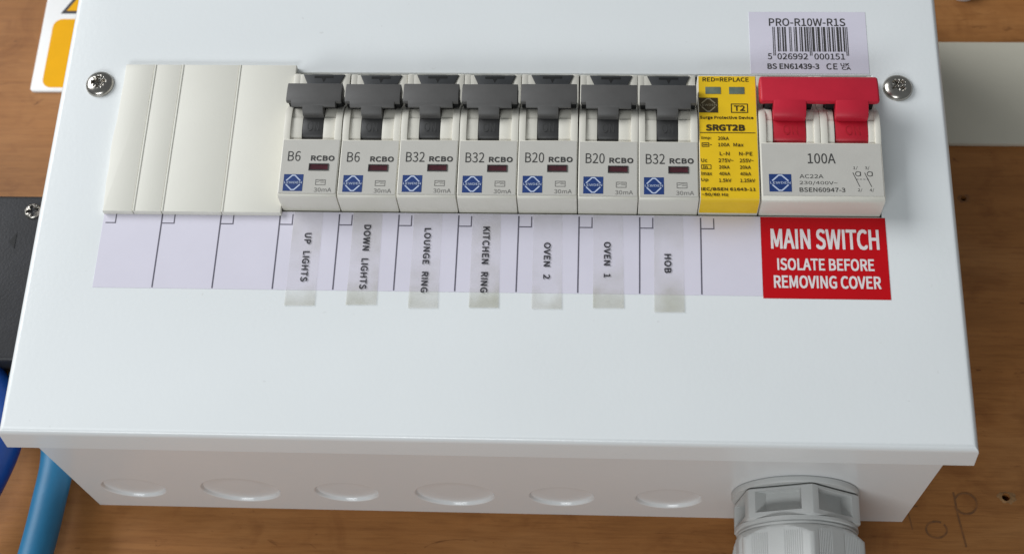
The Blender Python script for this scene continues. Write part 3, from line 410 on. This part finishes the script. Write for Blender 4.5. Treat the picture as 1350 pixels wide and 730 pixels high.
# back box: underside with pressed knock-outs
BL, BR, BB, BT, BF = 6.0, 269.8, 1.4, 191.6, -2.0
ko = [(23.2, 10.0), (57.8, 12.4), (91.9, 10.0), (126.3, 12.4), (160.1, 10.1), (193.6, 10.2)]
g = G()
kp = lambda r: [(r + 0.4, 0), (r + 0.22, 0.05), (r + 0.02, 0.2), (r - 0.15, 0.5), (r - 0.32, 0.88), (r - 0.45, 1.0), (r - 0.62, 1.04), (r * 0.5, 1.04)]
g.plate(BL, BR, WALL, BF, [(u, -58.2, r + 1.5, kp(r)) for u, r in ko], lambda u, w, d: (u, BB + d, w), 64)
for a, b, c, d in (((BL, BB), (BL, BT), 0, 0), ((BR, BT), (BR, BB), 0, 0), ((BL, BT), (BR, BT), 0, 0)):
    g.add([(a[0], a[1], WALL), (a[0], a[1], BF), (b[0], b[1], BF), (b[0], b[1], WALL)], [(0, 1, 2, 3)])
g.add([(BL, BB, WALL + 0.3), (BR, BB, WALL + 0.3), (BR, BT, WALL + 0.3), (BL, BT, WALL + 0.3)], [(0, 1, 2, 3)])
part('back_box', g, 'body', unit, 40)
# cover screws
def screw(cu_, cv_, rot, w0, R=4.55, H=2.3, name='screw', parent=unit):
    g = G(); nr, n = 30, 96; vs = []
    for i in range(nr + 1):
        r = R * (1 - i / nr)
        for k in range(n):
            t = 2 * math.pi * k / n; x, y = r * math.cos(t), r * math.sin(t)
            h = H * math.sqrt(max(0, 1 - (r / R) ** 2.6)) * 0.92 + 0.1
            xr, yr = x * math.cos(rot) + y * math.sin(rot), -x * math.sin(rot) + y * math.cos(rot)
            cl = lambda q: max(0.0, min(1.0, q)); d = max(cl((0.72 - abs(xr)) / 0.22) * cl((2.3 - abs(yr)) / 0.4), cl((0.72 - abs(yr)) / 0.22) * cl((2.3 - abs(xr)) / 0.4))
            xq, yq = (xr + yr) * 0.7071, (xr - yr) * 0.7071
            d2 = max(cl((0.25 - abs(xq)) / 0.2) * cl((2.2 - abs(yq)) / 0.3), cl((0.25 - abs(yq)) / 0.2) * cl((2.2 - abs(xq)) / 0.3))
            h -= max(0, d) * 1.6 * (1 - 0.25 * r / R) + max(0, d2) * 0.35
            vs.append((cu_ + x, cv_ + y, w0 + h))
    vs += [(cu_ + R * math.cos(2 * math.pi * k / n), cv_ + R * math.sin(2 * math.pi * k / n), w0 - 0.2) for k in range(n)]
    fs = [(i * n + k, i * n + (k + 1) % n, (i + 1) * n + (k + 1) % n, (i + 1) * n + k) for i in range(nr) for k in range(n)]
    fs += [((nr + 1) * n + k, (nr + 1) * n + (k + 1) % n, (k + 1) % n, k) for k in range(n)]
    g.add(vs, fs)
    return part(name, g, 'steel', parent, 60)
screw(12.6, 115.6, 0.12, 0.0); screw(261.8, 115.8, 0.75, 0.0)

# circuit label strip with printed rules
o_strip = part('circuit_label_strip', G().box(20.8, 218.3, 45.6, 71.2, 0.0, 0.10), 'lilac', unit)
g = G()
for k in range(10):
    u = 38.72 + 18 * k; g.line([(u, 45.8), (u + 0.05, 70.6)], 0.42, 0.15)
for k in range(11):
    u = 20.72 + 18 * k; g.line([(u + 0.2 if k else 21.6, 67.0), (u + 3.9, 67.0), (u + 3.9, 70.4)], 0.32, 0.16)
part('printed_rules', g, 'rule', o_strip)
# clear tapes with the circuit names
tapes = [('UP LIGHTS', 79.0, 88.0, 40.5, 82.8, 84.9, 48.2, 64.1), ('DOWN LIGHTS', 97.0, 106.0, 41.0, 100.5, 102.6, 46.0, 67.0),
         ('LOUNGE RING', 115.3, 124.0, 40.2, 118.7, 120.7, 45.2, 66.1), ('KITCHEN RING', 132.9, 141.6, 40.6, 136.2, 138.3, 45.4, 66.8),
         ('OVEN 2', 151.2, 160.0, 40.5, 154.5, 156.5, 50.0, 61.8), ('OVEN 1', 169.0, 178.0, 41.0, 172.2, 174.2, 50.7, 62.2),
         ('HOB', 187.0, 195.8, 40.0, 189.9, 192.0, 52.4, 58.5)]
for t, a, b, v0, x0, x1, y0, y1 in tapes:
    sk = random.uniform(-0.25, 0.25)
    o = part('circuit_tape', G().slab([(a + sk, v0), (b + sk, v0 + 0.1), (b - 0.2, 71.2), (a, 71.2)], 0.2, 0.3), 'tape', unit, label='clear tape printed ' + t)
    part('lettering', text(G(), t.replace(' ', '   '), x0, x1, y0, y1, 0.36, 0.02, 1.08, True), 'black', o)
# red warning label
o = part('main_switch_label', G().box(218.4, 254.9, 44.9, 71.1, 0.0, 0.14), 'signred', unit, label='red label reading MAIN SWITCH ISOLATE BEFORE REMOVING COVER')
for t, x0, x1, y0, y1, b in (('MAIN SWITCH', 221.2, 252.7, 60.6, 67.3, 0.02), ('ISOLATE BEFORE', 222.8, 250.8, 53.8, 57.7, 0.022), ('REMOVING COVER', 221.6, 252.4, 48.1, 52.2, 0.022)):
    part('lettering', text(G(), t, x0, x1, y0, y1, 0.20, b, 1.0), 'signwhite', o)
# barcode label
o = part('barcode_label', G().box(217.2, 253.6, 120.9, 143.6, 0.0, 0.10), 'lilac', unit, label='pale lilac barcode label above the red switch')
part('lettering', text(G(), 'PRO-R10W-R1S', 223.4, 247.2, 138.3, 141.2, 0.16, 0.012), 'ink', o)
part('lettering', text(G(), 'BS EN61439-3', 222.4, 238.3, 122.5, 124.5, 0.16, 0.02), 'ink', o)
part('lettering', text(G(), 'CE', 240.5, 243.9, 122.4, 124.6, 0.16, 0.012, 1.1), 'ink', o)
g = G(); text(g, 'UK', 244.9, 247.6, 123.6, 124.7, 0.16, 0.02); text(g, 'CA', 245.2, 248.0, 122.3, 123.4, 0.16, 0.02); part('lettering', g, 'ink', o)
Lc = ['0001101', '0011001', '0010011', '0111101', '0100011', '0110001', '0101111', '0111011', '0110111', '0001011']
Gc = [''.join('1' if c == '0' else '0' for c in x)[::-1] for x in Lc]; Rc = [''.join('1' if c == '0' else '0' for c in x) for x in Lc]
par = 'LGGLLG'; code = '5026992000151'
bits = '101' + ''.join((Lc if par[i] == 'L' else Gc)[int(code[i + 1])] for i in range(6)) + '01010' + ''.join(Rc[int(c)] for c in code[7:]) + '101'
g = G(); bx0, mod = 224.4, 23.3 / 95; i = 0
while i < 95:
    if bits[i] == '1':
        j = i
        while j < 95 and bits[j] == '1': j += 1
        low = 127.4 if (i < 3 or i > 91 or 44 < i < 50) else 128.9
        g.quad(bx0 + i * mod, bx0 + j * mod, low, 138.0, 0.16); i = j
    else: i += 1
part('barcode', g, 'ink', o)
g = G(); text(g, '5', 222.6, 223.9, 126.0, 128.2, 0.16, 0.01); text(g, '026992', 225.6, 235.0, 126.0, 128.2, 0.16, 0.01); text(g, '000151', 237.0, 246.4, 126.0, 128.2, 0.16, 0.01)
part('lettering', g, 'ink', o)

# ------------------------------------------------------------------ blanking strip
bl = thing('blanking_strip', (48, 70, 0), 'cream plastic blanking strip with score lines left of the breakers', 'blanking plate')
for i, (a, b) in enumerate(((20.7, 30.0), (30.1, 38.8), (38.9, 57.1), (57.2, 75.3))):
    pts = [(b - 0.12, 69.9), (b - 0.12, 121.9)]
    if i: pts += [(a + 0.12, 121.9), (a + 0.12, 69.9)]
    else:                                                # snapped-off edge, uneven
        n = 22
        for k in range(n + 1):
            v = 121.9 - (121.9 - 69.9) * k / n
            bite = 0.55 * math.exp(-((v - 92) / 8) ** 2) + 0.35 * math.exp(-((v - 80) / 3) ** 2)
            pts.append((a - bite + random.uniform(-0.08, 0.08), v))
    part('plate_segment', G().slab(pts, 0.12, 2.1, 0.28), 'blank', bl)
    if i: part('score_ridge', G().box(a - 0.1, a + 0.45, 70.0, 121.8, 0.1, 2.32, 0.12), 'blank', bl)

# ------------------------------------------------------------------ breakers
def emblem(g1, g2, u0, u1, v0, v1, w, b=0.03):
    cx, cy, hx, hy = (u0 + u1) / 2, (v0 + v1) / 2, (u1 - u0) / 2, (v1 - v0) / 2
    g1.box(u0, u1, v0, v1, w - 0.02, w + 0.05)
    hexa = [(cx - .14 * hx, cy + .86 * hy), (cx + .14 * hx, cy + .86 * hy), (cx + .72 * hx, cy + .22 * hy), (cx + .72 * hx, cy - .22 * hy), (cx + .14 * hx, cy - .86 * hy), (cx - .14 * hx, cy - .86 * hy), (cx - .72 * hx, cy - .22 * hy), (cx - .72 * hx, cy + .22 * hy)]
    g2.line(hexa[7:] + hexa[:3] + [hexa[2 + 0]][:0], 0.13 * hx, w + 0.09); g2.line(hexa[3:7], 0.13 * hx, w + 0.09)
    text(g2, 'LEWDEN', cx - 0.9 * hx, cx + 0.9 * hx, cy - .13 * hy, cy + .13 * hy, w + 0.10, 0.01)
LOW = [(72, -14), (72, 7.7), (72.12, 8.3), (72.45, 8.75), (72.95, 9.0), (73.6, 9.1), (90.9, 9.2), (91.25, 9.05), (91.4, 8.7), (91.4, -14)]
CHEEK = [(91.0, -14), (91.0, 9.0), (92, 9.3), (94, 9.65), (96.5, 9.8), (99, 9.7), (100.5, 9.4), (101.5, 9.05), (102.5, 8.5), (103.5, 7.6), (104.5, 6.4), (106, 4.7), (107, 4.0), (109, 3.5), (117.6, 3.4), (118.1, 3.0), (119.2, -14)]
PANEL = [(91.0, -14), (91.0, 7.6), (91.5, 8.1), (93, 8.6), (95, 8.85), (97.5, 8.9), (98.85, 8.82), (98.95, 8.45), (100.5, 8.4), (102, 8.15), (103.2, 7.6), (104.5, 6.3), (106, 4.3), (106.6, 3.38), (117.55, 3.38), (118.0, 2.9), (119.1, -14)]
SLOT = [(91.0, -14), (91.0, 2.0), (106, 2.0), (107, 3.2), (117.5, 3.2), (117.9, 2.9), (119.0, -14)]
BAR = [(102.4, 11.4), (102.3, 12.3), (102.5, 12.75), (103.1, 12.97), (105, 12.97), (107.5, 12.7), (108.8, 12.35), (109.1, 11.9), (109.0, 8.0), (104.4, 8.0), (104.4, 11.4)]
LOWBAR = [(101.0, 11.3), (100.9, 12.05), (101.15, 12.4), (102, 12.75), (103.2, 12.92), (104.3, 12.92), (104.3, 11.3)]
STEM = [(98.9, 8.0), (98.8, 10.3), (98.95, 10.9), (99.4, 11.4), (100.2, 11.95), (101.1, 12.32), (102, 12.68), (103.2, 12.86), (104.2, 12.86), (104.2, 8.0)]
DRUM = [(99.2, 3.0), (99.2, 8.6), (98.5, 8.9), (95.5, 8.9), (93.6, 8.6), (92.6, 8.0), (92.1, 7.3), (91.9, 3.0)]
def block(v): return [(v, 3.2), (v, 11.0), (107.5, 11.0), (107.5, 3.2)]
WID = 17.6
def breaker(u0, label):
    t = thing('circuit_breaker', (u0, 72, 0), label, 'breaker', 'circuit breakers in a row')
    U = lambda x: u0 + x
    g = G().prism(LOW, U(0), U(WID), 0.3)
    for a, b, pr in ((0, 2.0, CHEEK), (15.5, WID, CHEEK)): g.prism(pr, U(a), U(b), 0.14)
    for a, b, pr in ((1.8, 5.4, PANEL), (11.85, 15.7, PANEL)): g.prism(pr, U(a), U(b), 0.12)
    g.prism(SLOT, U(5.2), U(12.1))
    part('housing', g, 'cream', t, 35)
    part('label_face', G().box(U(0.3), U(WID - 0.3), 72.9, 90.9, 9.0, 9.24, 0.03, 1), 'face', t)
    part('top_tab', G().slab([(U(2.9), 117.45), (U(5.9), 110.5), (U(13.1), 110.5), (U(15.9), 117.45)], 3.0, 3.75, 0.1), 'tab', t)
    g = G().quad(U(6.4), U(12.4), 116.1, 116.9, 3.8); g.add([(U(8.7), 116.1, 3.81), (U(10.1), 116.1, 3.81), (U(9.4), 114.6, 3.81)], [(0, 2, 1)])
    part('tab_marking', g, 'shade_and_marks', t)
    g = G().prism(BAR, U(0.4), U(17.2), 0.22); g.prism(LOWBAR, U(2.0), U(15.5), 0.12); g.prism(STEM, U(5.5), U(11.75), 0.15)
    tg = part('toggle', g, 'toggle', t, 35)
    part('toggle_drum', G().prism(DRUM, U(5.5), U(11.75), 0.2), 'drum', tg, 35)
    part('shade_block', G().prism(block(103.4), U(0.6), U(17.0)).prism(block(102.75), U(2.1), U(15.4)), 'shade_and_marks', tg, 35)  # added near-black filler, paints the shade in the gap under the bar
    part('lettering', text(G(), 'ON', U(6.9), U(10.4), 94.4, 97.4, 8.96, 0.0), 'embossed', tg)
    w = 9.26
    part('lettering', text(G(), 'RCBO', U(9.1), U(16.2), 83.75, 85.55, w + 0.05, 0.035, 1.05), 'ink', t)
    part('lettering', text(G(), '30mA', U(10.9), U(16.1), 73.35, 74.7, w + 0.05, 0.0), 'inklight', t)
    iw = part('indicator_window', G().box(U(8.95), U(14.45), 80.75, 82.55, w - 0.05, w + 0.05), 'maroon', t)
    g = G().box(U(8.7), U(8.95), 80.5, 82.8, w - 0.05, w + 0.2); g.box(U(8.95), U(14.7), 82.55, 82.8, w - 0.05, w + 0.2); g.box(U(8.95), U(14.7), 80.5, 80.75, w - 0.05, w + 0.2); g.box(U(14.45), U(14.7), 80.75, 82.55, w - 0.05, w + 0.2)
    part('window_frame', g, 'ink', iw)
    g = G(); g.line([(U(11.2), 75.7), (U(14.1), 75.7), (U(14.1), 77.4), (U(11.2), 77.4)], 0.16, w + 0.05, True)
    g.line([(U(11.4), 76.6), (U(12.3), 76.9)], 0.14, w + 0.05); g.line([(U(12.6), 76.5), (U(13.9), 76.5)], 0.14, w + 0.05); g.line([(U(12.3), 77.0), (U(13.8), 76.95)], 0.12, w + 0.05)
    part('test_symbol', g, 'inklight', t)
    g1, g2 = G(), G(); emblem(g1, g2, U(1.55), U(7.4), 73.55, 79.15, w)
    e = part('emblem', g1, 'blue', t); part('emblem_lines', g2, 'bluewhite', e)
    return t
def copy_tree(o, parent=None):
    c = o.copy(); col.objects.link(c); c.parent = parent; ORG[c] = ORG[o]
    for ch in list(o.children):
        copy_tree(ch, c)
    return c
rating = [('B6', 'UP LIGHTS'), ('B6', 'DOWN LIGHTS'), ('B32', 'LOUNGE RING'), ('B32', 'KITCHEN RING'), ('B20', 'OVEN TWO'), ('B20', 'OVEN ONE'), ('B32', 'HOB')]
PITCH, FIRST = 17.83, 75.2
lab = lambda k: 'breaker marked %s directly above the %s tape, grey toggle up' % rating[k]
proto = breaker(FIRST, lab(0)); all_b = [proto]
for k in range(1, 7):
    c = copy_tree(proto); c.location.x += PITCH * k * S; c['label'] = lab(k); all_b.append(c)
    c.location.y += random.uniform(-0.3, 0.3) * S; c.rotation_euler.y = random.uniform(-0.003, 0.003); c.rotation_euler.z = random.uniform(-0.006, 0.006)
    c.location.z += random.uniform(-0.12, 0.12) * S
for k, b in enumerate(all_b):
    s = rating[k][0]
    part('rating_lettering', text(G(), s, FIRST + 2.1, FIRST + (7.7 if len(s) == 3 else 5.9), 83.6, 87.0, 9.32, -0.004), 'ink', b)

# surge protector
u0 = FIRST + PITCH * 7
spd = thing('surge_protector', (u0, 72, 0), 'yellow-labelled surge protector between the last grey breaker and red switch', 'surge protector')
SP = [(72, -14), (72, 7.6), (72.12, 8.2), (72.45, 8.65), (72.95, 8.9), (73.6, 9.0), (114.1, 9.1), (114.5, 8.9), (114.7, 8.4), (115.5, -14)]
part('housing', G().prism(SP, u0, u0 + WID, 0.3), 'cream', spd, 35)
sheet = [(71.86, 1.0), (71.86, 7.65), (72.0, 8.28), (72.36, 8.78), (72.9, 9.04), (73.6, 9.14), (114.05, 9.24), (114.05, 9.05), (73.6, 8.95), (72.3, 8.0), (72.1, 1.0)]
fl = part('yellow_label', G().prism(sheet, u0 + 0.25, u0 + WID - 0.3), 'yellow', spd, 35)
w = 9.29
def spdt(t, x0, x1, y0, y1, b=0.02): part('lettering', text(G(), t, u0 + 0.75 + x0, u0 + 0.75 + x1, y0, y1, w, b), 'spdblack', fl)
spdt('RED=REPLACE', 0.7, 14.6, 112.1, 113.6)
for a in (1.5, 8.6): part('indicator_window', G().box(u0 + .75 + a, u0 + .75 + a + 4.6, 107.8, 110.2, w - 0.1, w + 0.1, 0.05), 'spdwin', spd)
g1, g2 = G(), G(); emblem(g1, g2, u0 + .25, u0 + 5.9, 101.3, 106.4, w)
e = part('emblem', g1, 'spdblack', spd); part('emblem_lines', g2, 'spdgrey', e)
spdt('T2', 9.9, 13.2, 101.9, 103.8, 0.03)
part('printed_frame', G().line([(u0 + 9.9, 101.4), (u0 + 14.7, 101.4), (u0 + 14.7, 104.3), (u0 + 9.9, 104.3)], 0.28, w, True), 'spdblack', fl)
spdt('Surge Protective Device', -0.35, 15.6, 98.8, 100.1); spdt('SRGT2B', 1.4, 13.0, 95.0, 97.2, 0.05)
part('printed_rule', G().line([(u0 + 0.35, 94.4), (u0 + 16.8, 94.4)], 0.22, w), 'spdblack', fl)
for row in ((('Iimp:', 0, 2.9), ('20kA', 4.9, 8.1), 91.9), ((None, 0, 0), ('100A', 4.9, 8.3), 89.7), (('', 0, 0), ('L-N', 5.3, 8.2), 86.7), (('Uc', -.2, 1.6), ('275V~', 4.9, 9.3), 84.4),
            (('In', .4, 1.6), ('20kA', 5, 8.1), 82.2), (('Imax', -.2, 2.9), ('40kA', 5, 8.2), 80.0), (('Up', -.3, 1.8), ('1.5kV', 4.9, 8.5), 77.8)):
    for it in row[:2]:
        if it[0]: spdt(it[0], it[1], it[2], row[2], row[2] + 1.2, 0.012)
for t, x0, x1, y in (('Max', 9.4, 12.4, 89.7), ('N-PE', 11, 14.9, 86.7), ('255V~', 11.1, 15.2, 84.4), ('20kA', 11.1, 14.3, 82.2), ('40kA', 11.1, 14.3, 80.0), ('1.25kV', 11.1, 15.4, 77.8)): spdt(t, x0, x1, y, y + 1.2, 0.012)
spdt('IEC/BSEN 61643-11', -.35, 15.5, 74.75, 76.0, 0.025); spdt('~50/60 Hz', -.3, 7.5, 73.0, 74.2, 0.02)
g = G(); g.line([(u0 + .9, 89.7), (u0 + 2.9, 89.7), (u0 + 2.9, 90.9), (u0 + .9, 90.9)], 0.2, w, True); g.line([(u0 + 1.2, 90.3), (u0 + 2.6, 90.3)], 0.3, w); g.line([(u0 + 3.2, 90.3), (u0 + 3.8, 90.3)], 0.2, w)
g.line([(u0 + .6, 82.2), (u0 + 3.4, 82.2), (u0 + 3.4, 83.5), (u0 + .6, 83.5)], 0.16, w, True)
part('printed_symbol', g, 'spdblack', fl)

# main switch
u0 = 217.95; MWD = 35.75
ms = thing('main_switch', (u0, 72, 0), 'wide cream 100A main switch with red double toggle at the row end', 'main switch')
U = lambda x: u0 + x
g = G().prism(LOW, U(0), U(MWD), 0.35)
for a, b in ((0, 2.1), (16.1, 17.95), (18.0, 20.2), (34.0, MWD)): g.prism(CHEEK, U(a), U(b), 0.3)
P2 = [(v, w + (0.25 if w > 4 else 0)) for v, w in PANEL]
for a, b in ((1.9, 4.0), (14.0, 16.3), (20.0, 22.2), (32.2, 34.2)): g.prism(P2, U(a), U(b), 0.12)
for a, b in ((3.8, 14.2), (22.0, 32.4)): g.prism(SLOT, U(a), U(b))
part('housing', g, 'cream', ms, 35)
part('label_face', G().box(U(0.4), U(MWD - 0.4), 73.6, 90.85, 9.0, 9.26, 0.05, 1), 'face', ms)
RB = [(103.4, 11.2), (103.3, 12.3), (103.55, 12.75), (104.2, 12.97), (108, 12.9), (110.8, 12.5), (112.0, 12.1), (112.5, 11.6), (112.3, 8.0), (105.2, 8.0), (105.2, 11.2)]
g = G().prism(RB, U(0.3), U(35.5), 0.9, 3)
ST2 = [(v + (1.0 if v > 103 else 0), w) for v, w in STEM]
for a in (4.2, 22.5): g.prism(ST2, U(a), U(a + 9.6), 0.25)
tg = part('toggle', g, 'red', ms, 40)
for a, b in ((2.2, 16.0), (20.3, 34.0)): part('shade_block', G().prism(block(104.0), U(a), U(b)), 'shade_and_marks', tg, 35)  # dark filler painting the shade beside the red stems
for a in (4.2, 22.5):
    part('toggle_drum', G().prism(DRUM, U(a), U(a + 9.6), 0.2), 'red2', tg, 35)
    part('lettering', text(G(), 'ON', U(a + 2.9), U(a + 7.1), 94.2, 97.4, 8.96, 0.0), 'redemb', tg)
w = 9.26
g1, g2 = G(), G(); emblem(g1, g2, U(2.3), U(8.8), 74.8, 80.6, w)
e = part('emblem', g1, 'blue', ms); part('emblem_lines', g2, 'bluewhite', e)
for t, x0, x1, y0, y1, b, mm in (('100A', 13.8, 21.9, 84.2, 87.6, 0.004, 'ink'), ('AC22A', 11.2, 18.1, 79.3, 80.6, 0.0, 'ink'), ('230/400V~', 11.1, 22.1, 77.05, 78.4, 0.0, 'ink'), ('BSEN60947-3', 11.0, 24.2, 74.8, 76.2, 0.01, 'ink')):
    part('lettering', text(G(), t, U(x0), U(x1), y0, y1, w + 0.05, b), mm, ms)
g = G()
for a, n1, n2 in ((27.6, '1', '2'), (31.0, '3', '4')):
    text(g, n1 + '/', U(a - 0.7), U(a + 0.6), 82.2, 83.4, w + .05); text(g, n2 + '/', U(a + 0.2), U(a + 1.5), 74.9, 76.1, w + .05)
    g.line(arcpts(U(a + 0.6), 80.9, 0.75, 0, 345, 14), 0.2, w + .05, True)
    g.line([(U(a - 0.9), 81.3), (U(a + 0.9), 76.6)], 0.2, w + .05); g.line([(U(a + 1.3), 80.2), (U(a + 1.3), 81.6)], 0.2, w + .05)
for k in range(4): g.line([(U(27.6 + k), 79.1), (U(28.2 + k), 79.1)], 0.16, w + .05)
part('switch_symbol', g, 'ink', ms)

# ------------------------------------------------------------------ cable gland under the box
gu, gw = 231.7, -49.2
gl = thing('cable_gland', (gu, BB, gw), 'light grey plastic cable gland hanging under the white box', 'cable gland')
part('flange', G().lathe([(15, 1.35), (19.0, 1.35), (19.3, 1.0), (19.3, -0.2), (19.0, -0.6), (17, -0.7)], gu, gw, 96), 'gland', gl, 40)
A0 = 7.5
def hexr(t, R):                                           # hexagon of corner radius R with slightly rounded corners
    a = (math.degrees(t) - A0) % 60 - 30
    return min(R * math.cos(math.radians(30)) / math.cos(math.radians(a)), R * 0.985)
g = G(); n = 288; H0, H1 = -0.9, -10.4
rows = [(18.6, H0), (19.6, H0 - 0.5), (19.7, H0 - 1.6), (19.7, -9.0), (19.7, -10.4), (19.3, H1), (17, H1)]
def frame_rad(t, r, h): return hexr(t, r)
win = []
hs = [H0, H0 - 0.45, -2.0, -2.0001, -8.5, -8.5001, -9.9, H1, H1]
vs, fs = [], []
angs = []
for k in range(6):                                        # angular samples with steps at the window jambs
    for a in [0, 3, 6, 9.5, 9.5001] + [14 + 4 * j for j in range(9)] + [50.4999, 50.5, 54, 57]: angs.append((A0 + 60 * k + a, a))
n = len(angs)
def gr(a, i):
    t = math.radians(a[0]); R = hexr(t, 19.8)
    if i == 0: return R - 0.7
    if i == 8: return 15.0
    if i == 7: return R - 0.9
    if i in (3, 4) and 9.4999 < a[1] - 0.00005 < 50.49985: return R - 3.6
    return R
for i, h in enumerate(hs):
    for a in angs:
        r = gr(a, i); t = math.radians(a[0]); vs.append((gu + r * math.sin(t), h, gw + r * math.cos(t)))
fs = [(i * n + k, i * n + (k + 1) % n, (i + 1) * n + (k + 1) % n, (i + 1) * n + k) for i in range(len(hs) - 1) for k in range(n)]
part('collar', G().add(vs, fs), 'gland', gl, 28)
part('seal_ring', G().lathe([(15, -9.8), (18.3, -10.3), (18.4, -11.2), (17.6, -11.5), (17.5, -11.8), (18.0, -12.0), (18.0, -12.6), (16, -12.9)], gu, gw, 96), 'gland', gl, 40)
def capr(t, r, h):
    hx = hexr(t + math.radians(3), 20.9); a = (math.degrees(t) + 3 - A0) % 60
    cone = 17.3 + (-14.5 - h) * 0.95 if h > -22 else 99
    fl_ = 0.16 if (h < -16.5 and h > -36 and (6 < a < 22 or 36 < a < 53) and int(a / 0.95) % 2) else 0.0
    return min(hx - fl_, cone) if r > 0 else -r
rows = [(-14, -14.4)] + [(1, h) for h in (-14.5, -15, -15.6, -16.2, -16.5, -16.7, -17.4, -18, -19, -20, -22, -26, -32, -36, -36.3)] + [(-19.0, -37.2), (-16.5, -39), (-11, -40), (-9, -39.5), (-9, -30)]
part('cap_nut', G().lathe([(r, h + 2.3) for r, h in rows], gu, gw, 378, rad=lambda t, r, h: capr(t, r, h - 2.3)), 'gland', gl, 35)

# ------------------------------------------------------------------ things on the board around the unit
g = thing('warning_sign', (-20, 160.7, WALL), 'white warning sticker with yellow panel on the board at top left', 'sign')
o = part('backing', G().slab(rrect(-44.9, 4.6, 160.7, 236, 1.6), WALL, WALL + 0.9, 0.2), 'vinyl', g)
part('yellow_panel', G().slab(rrect(-40.7, 0.6, 162.4, 193.2, 3.6), WALL + 0.9, WALL + 0.96), 'amber', g)
def tri(k): 
    c = (-20.0, 206.5); P = [(-38.6, 195.7), (-1.4, 195.7), (-20.0, 228.0)]
    return [(c[0] + (x - c[0]) * k, c[1] + (y - c[1]) * k) for x, y in P]
t3 = part('warning_triangle', G().slab(tri(1.0), WALL + 0.9, WALL + 0.95), 'black', g)
part('triangle_fill', G().slab(tri(0.88), WALL + 0.95, WALL + 1.0), 'amber', t3)

g = G().box(271.2, 640, 140.3, 183.4, WALL, WALL + 2.4, 0.5)
solo('plastic_strip', g, 'strip', (300, 140, WALL), 'pale grey plastic strip across the board right of the box', 'trim strip')
g = G().lathe([(5.4, WALL), (5.4, WALL + 1.6), (5.1, WALL + 2.6), (4.2, WALL + 3.6), (2.6, WALL + 4.3), (0.8, WALL + 4.5)], 307.4, 208.4, 48, 'w')
solo('screw_cap', g, 'vinyl', (307.4, 208.4, WALL), 'white round plastic cap on the board at top right corner', 'screw cap', ang=40)

bb = thing('terminal_box', (-60, 43, WALL), 'black plastic box with a screw at left edge of the board', 'electrical box')
part('case', G().box(-120, -12, 43.0, 104.6, WALL, -55, 1.6, 3), 'blackbox', bb, 40)
screw(-25.0, 98.2, 0.3, -55, 2.9, 1.2, 'screw', bb)
part('moulded_arrow', G().slab([(-31.5, 86.5), (-29.2, 84), (-29.2, 90)], -55, -54.85), 'shade_and_marks', bb)

def bez(pts, n=14):
    P = [Vector(p) for p in pts]; out = []
    for i in range(len(P) - 1):
        p0, p1, p2, p3 = P[max(i - 1, 0)], P[i], P[i + 1], P[min(i + 2, len(P) - 1)]
        for k in range(n):
            t = k / n; out.append(tuple(0.5 * (2 * p1 + (p2 - p0) * t + (2 * p0 - 5 * p1 + 4 * p2 - p3) * t * t + (3 * p1 - p0 - 3 * p2 + p3) * t ** 3)))
    out.append(tuple(P[-1])); return out
solo('blue_cable', G().tube(bez([(-24, 43.2, -67), (-14, 34, -66), (-6.2, 16, -65), (-6.0, -4, -64), (-8.2, -26, -64), (-14, -60, -66), (-24, -120, -70)]), 5.4), 'cable', (-8, -20, WALL),
     'lighter blue cable running down below the box beside its lower left corner', 'cable', group='blue cables', ang=60)
solo('blue_cable', G().tube(bez([(-40, 43.2, -66), (-33, 38, -64), (-24, 21, -62), (-30, -4, -62), (-42, -30, -64), (-60, -70, -68)]), 6.6), 'cabledark', (-30, 0, WALL),
     'darker royal blue cable at left picture edge under the black box', 'cable', group='blue cables', ang=60)
